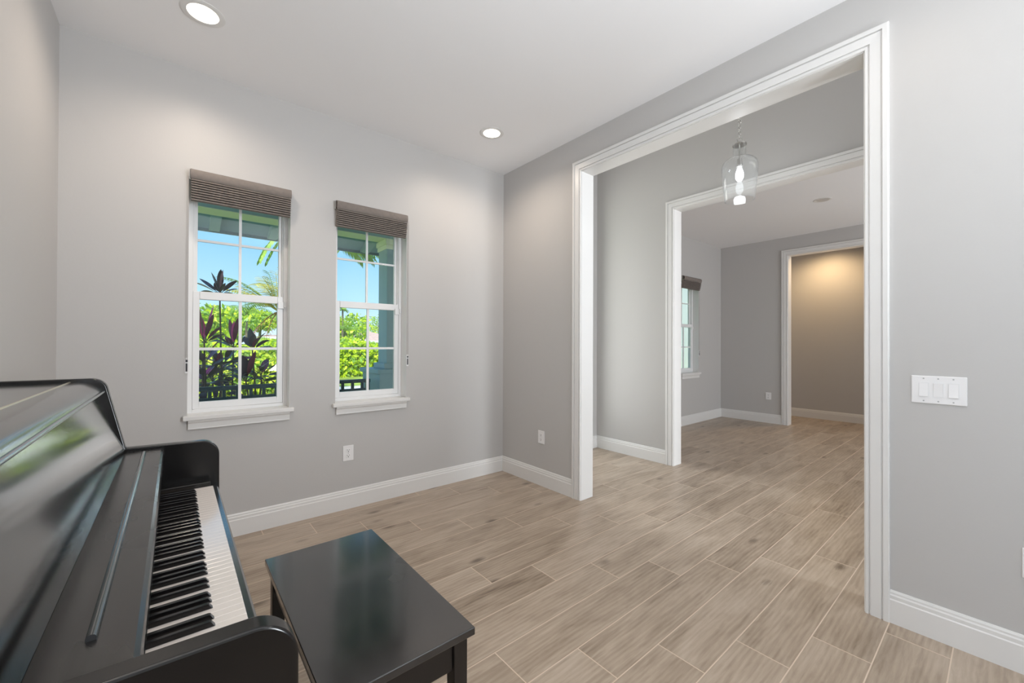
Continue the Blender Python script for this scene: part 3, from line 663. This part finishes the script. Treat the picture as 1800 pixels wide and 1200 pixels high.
# railing
root = empty('porch_railing', (-2.2, 2.12, PF)); tag(root, 'dark blue green porch railing outside the windows', 'railing')
RZ = .829
build('top_rail', B(-5.0, -.60, 2.09, 2.16, RZ-.045, RZ), M['railing'], root, .006)
build('lower_rail', B(-5.0, -.61, 2.105, 2.145, RZ-.155, RZ-.120), M['railing'], root, .003)
build('bottom_rail', B(-5.0, -.61, 2.105, 2.145, .03, .07), M['railing'], root, .003)
x = -4.95
while x < -.60:
    build('baluster', B(x-.016, x+.016, 2.109, 2.141, .065, RZ-.044), M['railing'], root); x += .125
build('end_post', B(-.655, -.605, 2.10, 2.15, PF, RZ-.044), M['railing'], root, .003)

# ------------------------------------------------------------------ garden
TIPX = 1/138.0
def ti_plant(label, heads, seed, xl=(), mats=('ti_dark', 'ti_wine', 'ti_pink', 'ti_green')):
    """heads: list of (x,y,z,n,L,W,upright,weights)"""
    rnd = random.Random(seed); hx = sum(h[0] for h in heads)/len(heads); hy = sum(h[1] for h in heads)/len(heads)
    root = empty('ti_plant', (hx, hy, -.22)); tag(root, label, 'plant', 'red leaved ti plants outside the left window')
    st = MB(); lf = MB()
    for (x, y, z, n, L, W, upr, wts) in heads:
        bx, by = hx+rnd.uniform(-.08, .08), hy+rnd.uniform(-.06, .06)
        st.tube([(bx, by, -.22), (bx*.6+x*.4+rnd.uniform(-.03, .03), by*.6+y*.4, -.22+(z+.22)*.45), (x+rnd.uniform(-.02, .02), y, z-.12), (x, y, z+.02)], [.016, .013, .011, .008], 7)
        for i in range(n):
            t = i/n; a = i*2.39996+rnd.uniform(-.3, .3); el = upr*(1-t)*1.35+(1-upr)*.35+rnd.uniform(-.15, .25)-.35*t
            d = Vector((math.cos(a)*math.cos(el), math.sin(a)*math.cos(el), math.sin(el)))
            zz = z-.16*t; l = L*rnd.uniform(.75, 1.15)
            pet = .10*rnd.uniform(.7, 1.2); bp = Vector((x, y, zz)); q = bp+d*pet
            st.tube([bp, q], [.004, .003], 5)
            r = rnd.random(); acc = 0; mi = 0
            for k2, wv in enumerate(wts):
                acc += wv
                if r < acc: mi = k2; break
            lf.leaf(q, d, l, W*rnd.uniform(.8, 1.2), rnd.uniform(.4, 1.3)*(1.1-el*.4), rnd.uniform(-.5, .5), 7, .22, mi)
    for (bx_, by_, bz_, blades) in xl:          # heads whose blades are posed one by one: sideways, up, width, curl, colour
        st.tube([(hx, hy, -.22), (bx_*.8+hx*.2+.02, by_, bz_*.5), (bx_, by_, bz_)], [.015, .011, .008], 7)
        for (du, dv, wd, cu, mi) in blades:
            v = rt*du+Vector((0, 0, 1))*dv; L = v.length*TIPX; v = v.normalized()+fw*rnd.uniform(-.35, .2)
            b0 = Vector((bx_, by_, bz_)); q = b0+v.normalized()*L*.22
            st.tube([b0, q], [.005, .004], 5)
            lf.leaf(q, v+Vector((0, 0, cu*.35)), L*.85, wd*TIPX, cu, rnd.uniform(-.5, .5)+1.2*abs(dv)/(abs(du)+abs(dv)+1)*(1 if du < 0 else -1)*0, 8, .18, mi)
    build('stem', st, M['cane'], root); build('foliage', lf, [M[k] for k in mats], root)
D = (.72, .18, .02, .08); Wn = (.40, .45, .10, .05); PK = (.10, .35, .55, 0)
ti_plant('tall dark ti plant rising above the window rail against the sky', [(-2.175, 3.0, .80, 6, .24, .075, .4, (.8, .15, 0, .05))], 3,
  [(-2.185, 3.0, 1.915, [(-46, 20, 10, .25, 0), (-34, 26, 9, .2, 0), (-18, 37, 11, .1, 0), (-3, 42, 10, 0, 0), (4, 40, 9, 0, 1), (26, 24, 9, .3, 0), (34, 22, 8, .4, 0), (27, 9, 11, .4, 0), (-27, 4, 9, .5, 0), (32, -2, 9, .6, 0), (12, 18, 10, .2, 3), (-10, 20, 10, .2, 0)])])
ti_plant('ti plant with bright magenta upright leaves at the left window edge', [(-2.36, 2.70, 1.08, 9, .28, .08, .6, Wn), (-2.36, 2.72, .88, 16, .30, .085, .4, Wn)], 11,
  [(-2.355, 2.6, 1.30, [(-1, 62, 10, 0, 1), (8, 58, 10, 0, 2), (-12, 48, 11, .1, 1), (20, 44, 10, .15, 1), (2, 40, 9, 0, 2), (-8, 24, 12, .2, 2), (24, 26, 11, .3, 1), (34, 14, 9, .5, 0), (-24, 22, 10, .3, 1), (26, 2, 9, .7, 0), (-30, 6, 9, .6, 1)])])
ti_plant('wine red ti plant behind the centre bar of the left window', [(-2.10, 3.55, 1.02, 17, .33, .072, .5, D), (-2.22, 3.5, .84, 18, .32, .072, .35, D)], 23,
  [(-2.00, 3.4, 1.24, [(-10, 50, 12, 0, 1), (2, 46, 9, 0, 2), (-26, 36, 8, .5, 0), (-36, 24, 9, .7, 0), (10, 52, 10, .1, 1), (-30, 10, 9, .7, 0), (24, 18, 9, .6, 3), (34, 6, 9, .8, 0), (-18, 20, 10, .5, 1)]),
   (-2.16, 3.35, .96, [(-30, 14, 11, .6, 1), (-36, 2, 10, .7, 0), (34, 16, 12, .5, 3), (38, 4, 12, .6, 0), (8, 30, 11, .2, 1), (-14, 26, 10, .3, 1), (30, -8, 11, .7, 0)])])
ti_plant('dark broad leaved ti plant at the right side of the left window', [(-1.76, 2.80, .90, 14, .34, .075, .35, D)], 31,
  [(-1.865, 2.72, 1.214, [(-6, 36, 16, .2, 0), (-16, 22, 18, .3, 0), (4, 26, 17, .2, 0), (24, 30, 8, .7, 0), (32, 18, 8, .8, 0), (16, 22, 12, .4, 1), (36, 4, 8, .8, 0), (-24, 6, 12, .6, 0)]),
   (-1.937, 2.67, .822, [(2, 44, 17, 0, 0), (26, 52, 9, .1, 1), (14, 40, 8, .2, 0), (-16, 36, 9, .4, 0), (-26, 26, 8, .6, 0), (50, 26, 9, .7, 0), (44, 38, 9, .8, 0), (52, 12, 10, .9, 0), (-34, 12, 9, .8, 0), (36, 6, 9, .8, 0)])])
ti_plant('low ti plant with one red leaf near the railing end', [(-1.13, 2.75, .70, 12, .28, .07, .5, Wn)], 41)

def blob_leaves(mb, c, rad, n, size, rnd, mi_w, flat=1.0):
    for _ in range(n):
        a = rnd.uniform(0, 2*PI); cz = rnd.uniform(-1, 1); s = math.sqrt(1-cz*cz); rr = rnd.uniform(.62, 1.06)
        p = Vector((c[0]+rad[0]*rr*s*math.cos(a), c[1]+rad[1]*rr*s*math.sin(a), c[2]+rad[2]*rr*cz))
        u = Vector((rnd.gauss(0, 1), rnd.gauss(0, 1), rnd.gauss(0, .6))).normalized(); v = u.orthogonal().normalized()
        v = Matrix.Rotation(rnd.uniform(0, 2*PI), 3, u) @ v; q = size*rnd.uniform(.6, 1.3)
        wv = u.cross(v)
        r = rnd.random(); acc = 0; mi = 0
        for k, w_ in enumerate(mi_w):
            acc += w_
            if r < acc: mi = k; break
        mb.add([p-v*q, p+wv*q*.45, p+v*q, p-wv*q*.45], [(0, 1, 2, 3)], mi)
def tree(label, px, wd, ztop, rad, mats, wts, seed, n=1800, size=.22, base=-.22, cat='tree', group='trees beyond the hedge'):
    rnd = random.Random(seed); p = at(px, wd)
    root = empty('leafy_tree', (p.x, p.y, base)); tag(root, label, cat, group)
    tk = MB().tube([(p.x, p.y, base), (p.x+.1, p.y, (ztop+base)/2), (p.x, p.y, ztop-rad*.6)], [.16, .12, .06], 8)
    fl = MB()
    for _ in range(7):
        a = rnd.uniform(0, 2*PI); q = rnd.uniform(.2, .75)*rad
        rr = rad*rnd.uniform(.42, .65); c = (p.x+q*math.cos(a), p.y+q*math.sin(a), ztop-rad*rnd.uniform(.5, 1.25))
        tk.tube([(p.x, p.y, ztop-rad*1.2), c], [.06, .02], 5)
        blob_leaves(fl, c, (rr, rr, rr*.8), n//7, size, rnd, wts)
    build('trunk', tk, M['bark'], root); build('crown', fl, [M[k] for k in mats], root)
def hedge(label, x0, x1, y0, y1, z1, seed, n, size, mats, wts, base=-.22):
    rnd = random.Random(seed); root = empty('garden_hedge', ((x0+x1)/2, (y0+y1)/2, base)); tag(root, label, 'hedge')
    core = MB().box(x0+.2, x1-.2, y0+.25, y1-.25, base, z1-.25); fl = MB()
    for _ in range(n):
        x = rnd.uniform(x0, x1); top = z1+.12*math.sin(x*2.1)+.08*math.sin(x*5.3+1)
        if rnd.random() < .62: p = Vector((x, y0+rnd.uniform(-.12, .22), rnd.uniform(base, top)))
        else: p = Vector((x, rnd.uniform(y0, y1), top+rnd.uniform(-.15, .15)))
        u = Vector((rnd.gauss(0, 1), rnd.gauss(-.6, .8), rnd.gauss(.5, .8))).normalized(); v = u.orthogonal().normalized()
        v = Matrix.Rotation(rnd.uniform(0, 2*PI), 3, u) @ v; wv = u.cross(v); q = size*rnd.uniform(.6, 1.4)
        mi = 0 if rnd.random() < wts else 1
        fl.add([p-v*q, p+wv*q*.5, p+v*q, p-wv*q*.5], [(0, 1, 2, 3)], mi)
    build('branches', core, M['palm'], root); build('foliage', fl, [M[k] for k in mats], root)
hedge('bright green clipped hedge across the lawn', -5.5, 13, 15.6, 17.2, 1.22, 5, 15000, .115, ('hedge', 'tree'), .70)
hedge('yellow green shrub row behind the ti plants', -3.2, -.55, 8.0, 8.4, .95, 6, 4500, .085, ('treeyellow', 'tree'), .62)

def frond(mb, base, d, L, droop, leaflet, n=16, mi=0, width=.03, hang=.6):
    base = Vector(base); cur = Vector(d).normalized(); p = base.copy(); seg = 12; pts = [p.copy()]; dirs = [cur.copy()]
    for i in range(seg):
        cur = (cur+Vector((0, 0, -1))*droop/seg*(.3+1.4*i/seg)).normalized(); p = p+cur*(L/seg); pts.append(p.copy()); dirs.append(cur.copy())
    mb.tube(pts, [.016*(1-.85*i/seg)+.002 for i in range(seg+1)], 5, mi)
    for i in range(n):
        t = .18+.80*i/(n-1); k = min(seg-1, int(t*seg)); f = t*seg-k; q = pts[k].lerp(pts[k+1], f); dd = dirs[k]
        sd = dd.cross(Vector((0, 0, 1)))
        if sd.length < .05: sd = Vector((1, 0, 0))
        sd.normalize(); ll = leaflet*(1-.55*abs(t-.45)/.55)
        for s in (-1, 1):
            mb.leaf(q, sd*s+dd*.75+Vector((0, 0, -.15)), ll, width, hang, random.uniform(-.4, .4), 4, .25, mi)
def palm(label, x, y, zc, fronds, mats, seed, base=-.22, trunk_r=.11, lean=.0):
    root = empty('palm_tree', (x, y, base)); tag(root, label, 'palm tree', 'palms in the garden')
    build('trunk', MB().tube([(x+lean, y, base), (x+lean*.6, y, (zc+base)/2), (x, y, zc)], [trunk_r*1.3, trunk_r, trunk_r*.8], 10), M['bark'], root)
    fl = MB(); random.seed(seed)
    for (az, el, L, dr, lf, n, mi, wd) in fronds:
        a = math.radians(az); e_ = math.radians(el)
        frond(fl, (x, y, zc), (math.cos(a)*math.cos(e_), math.sin(a)*math.cos(e_), math.sin(e_)), L, dr, lf, n, mi, wd)
    build('fronds', fl, [M[k] for k in mats], root)
# palm close to the porch: its fronds hang below the eave in both windows
rr = random.Random(4)
frs = [(-6, -12, 1.30, .75, .56, 22, 0, .04), (-2, -18, 1.15, .8, .52, 20, 1, .035), (8, -3, 1.40, .7, .50, 18, 0, .035), (-14, -8, 1.35, .7, .5, 18, 1, .035), (188, -22, 1.25, 1.5, .34, 14, 1, .04), (180, -30, 1.15, 1.4, .30, 12, 0, .035)]
frs += [(rr.uniform(20, 160), rr.uniform(15, 70), 1.7, 1.2, .6, 16, rr.choice((0, 1)), .045) for _ in range(9)]
palm('palm close to the porch, fronds hanging below the eave between the windows', -.66, 5.0, 3.60, frs, ('palm', 'palmlight'), 8)
p = at(489, 11.0)
frs = [(i*360/28+rr.uniform(-8, 8), rr.uniform(25, 80), rr.uniform(1.1, 1.9), rr.uniform(.5, 1.2), .42, 18, 0 if rr.random() < .8 else 1, .03) for i in range(28)]
frs += [(a, -30, 1.0, 1.3, .30, 9, 2, .014) for a in (190, 235, 280)]
palm('golden palm with thin spiky leaves and brown hanging fronds, left window', p.x, p.y, 2.15, frs, ('palmgold', 'palm', 'palmdead'), 9, trunk_r=.045)
for px, wd, zc, sd, lab in ((433, 24, 3.0, 12, 'slender palm behind the golden palm'), (602, 30, 3.75, 13, 'tall thin palm beyond the hedge at the left edge of the right window'), (606, 24.5, 2.0, 14, 'short green palm just beyond the hedge, right window')):
    p = at(px, wd); frs = [(i*360/14+rr.uniform(-8, 8), rr.uniform(10, 75), {24: 1.5, 30: .62, 26: 1.0, 24.5: 1.0}[wd], rr.uniform(.9, 1.8), {24: .5, 30: .28, 26: .4, 24.5: .4}[wd], 12, rr.choice((0, 1)), .045) for i in range(14)]
    palm(lab, p.x, p.y, zc, frs, ('palmlight', 'tree'), sd, trunk_r=.07)
G3 = ('tree', 'hedge', 'treeyellow')
tree('leafy tree far left in the left window, top below the rail', 352, 20.5, 3.6, 1.8, G3, (.5, .3, .2), 51)
tree('bushy tree behind the magenta ti plant', 385, 28, 4.2, 1.9, G3, (.6, .2, .2), 52)
tree('dark green tree beyond the centre of the left window', 412, 34.5, 4.8, 2.1, G3, (.7, .15, .15), 53)
tree('green tree behind the golden palm', 455, 41, 5.3, 2.2, G3, (.55, .2, .25), 54)
tree('tall green tree at the right edge of the left window', 492, 56, 7.0, 2.6, G3, (.7, .2, .1), 55)
tree('green tree behind the short palm', 604, 42, 4.6, 2.3, G3, (.6, .3, .1), 58)
tree('pale loose tree above the neighbour roof', 632, 74, 6.4, 3.3, G3, (.2, .1, .7), 56, 1100)
tree('round green tree beside the porch post', 664, 87, 7.6, 3.8, G3, (.7, .2, .1), 57)

# neighbour house
def house(label, px0, px1, wd, base, eave, ridge, dep=9):
    a = at(px0, wd); b = at(px1, wd); x0, x1 = a.x, b.x; y = (a.y+b.y)/2
    root = empty('neighbour_house', ((x0+x1)/2, y, base)); tag(root, label, 'house')
    build('walls', B(x0, x1, y, y+dep, base, eave), M['stucco'], root)
    o = .6; m = MB().add([(x0-o, y-o, eave), (x1+o, y-o, eave), (x1+o, y+dep+o, eave), (x0-o, y+dep+o, eave), (x0+dep*.3, y+dep/2, ridge), (x1-dep*.3, y+dep/2, ridge)], [(0, 1, 5, 4), (2, 3, 4, 5), (1, 2, 5), (3, 0, 4), (0, 3, 2, 1)])
    build('roof', m, M['rooftile'], root)
    build('fascia', B(x0-o, x1+o, y-o-.04, y-o, eave-.22, eave+.04), M['stucco'], root)
    for f in (.18, .42, .70):
        xx = x0+(x1-x0)*f; wo = build('window', B(xx-.8, xx+.8, y-.06, y-.01, eave-1.5, eave-.4), M['stucco'], root); build('pane', B(xx-.7, xx+.7, y-.075, y-.062, eave-1.4, eave-.5), M['winpane'], wo)
house('low white neighbour house with a pink tan roof beyond the hedge', 612, 720, 52, -1.0, 1.62, 2.95)
house('white house corner glimpsed between the plants in the left window', 462, 505, 48, -1.0, 2.0, 2.3, 5)
# wing of this house, seen pale through the far room's window
struct(build('wall_wing', B(10.0, 10.2, 0.5, 12.0, -0.22, 3.4), M['stucco'], auto=(0, 0, 0)), 'pale stucco wing outside the far room window', 'wall')
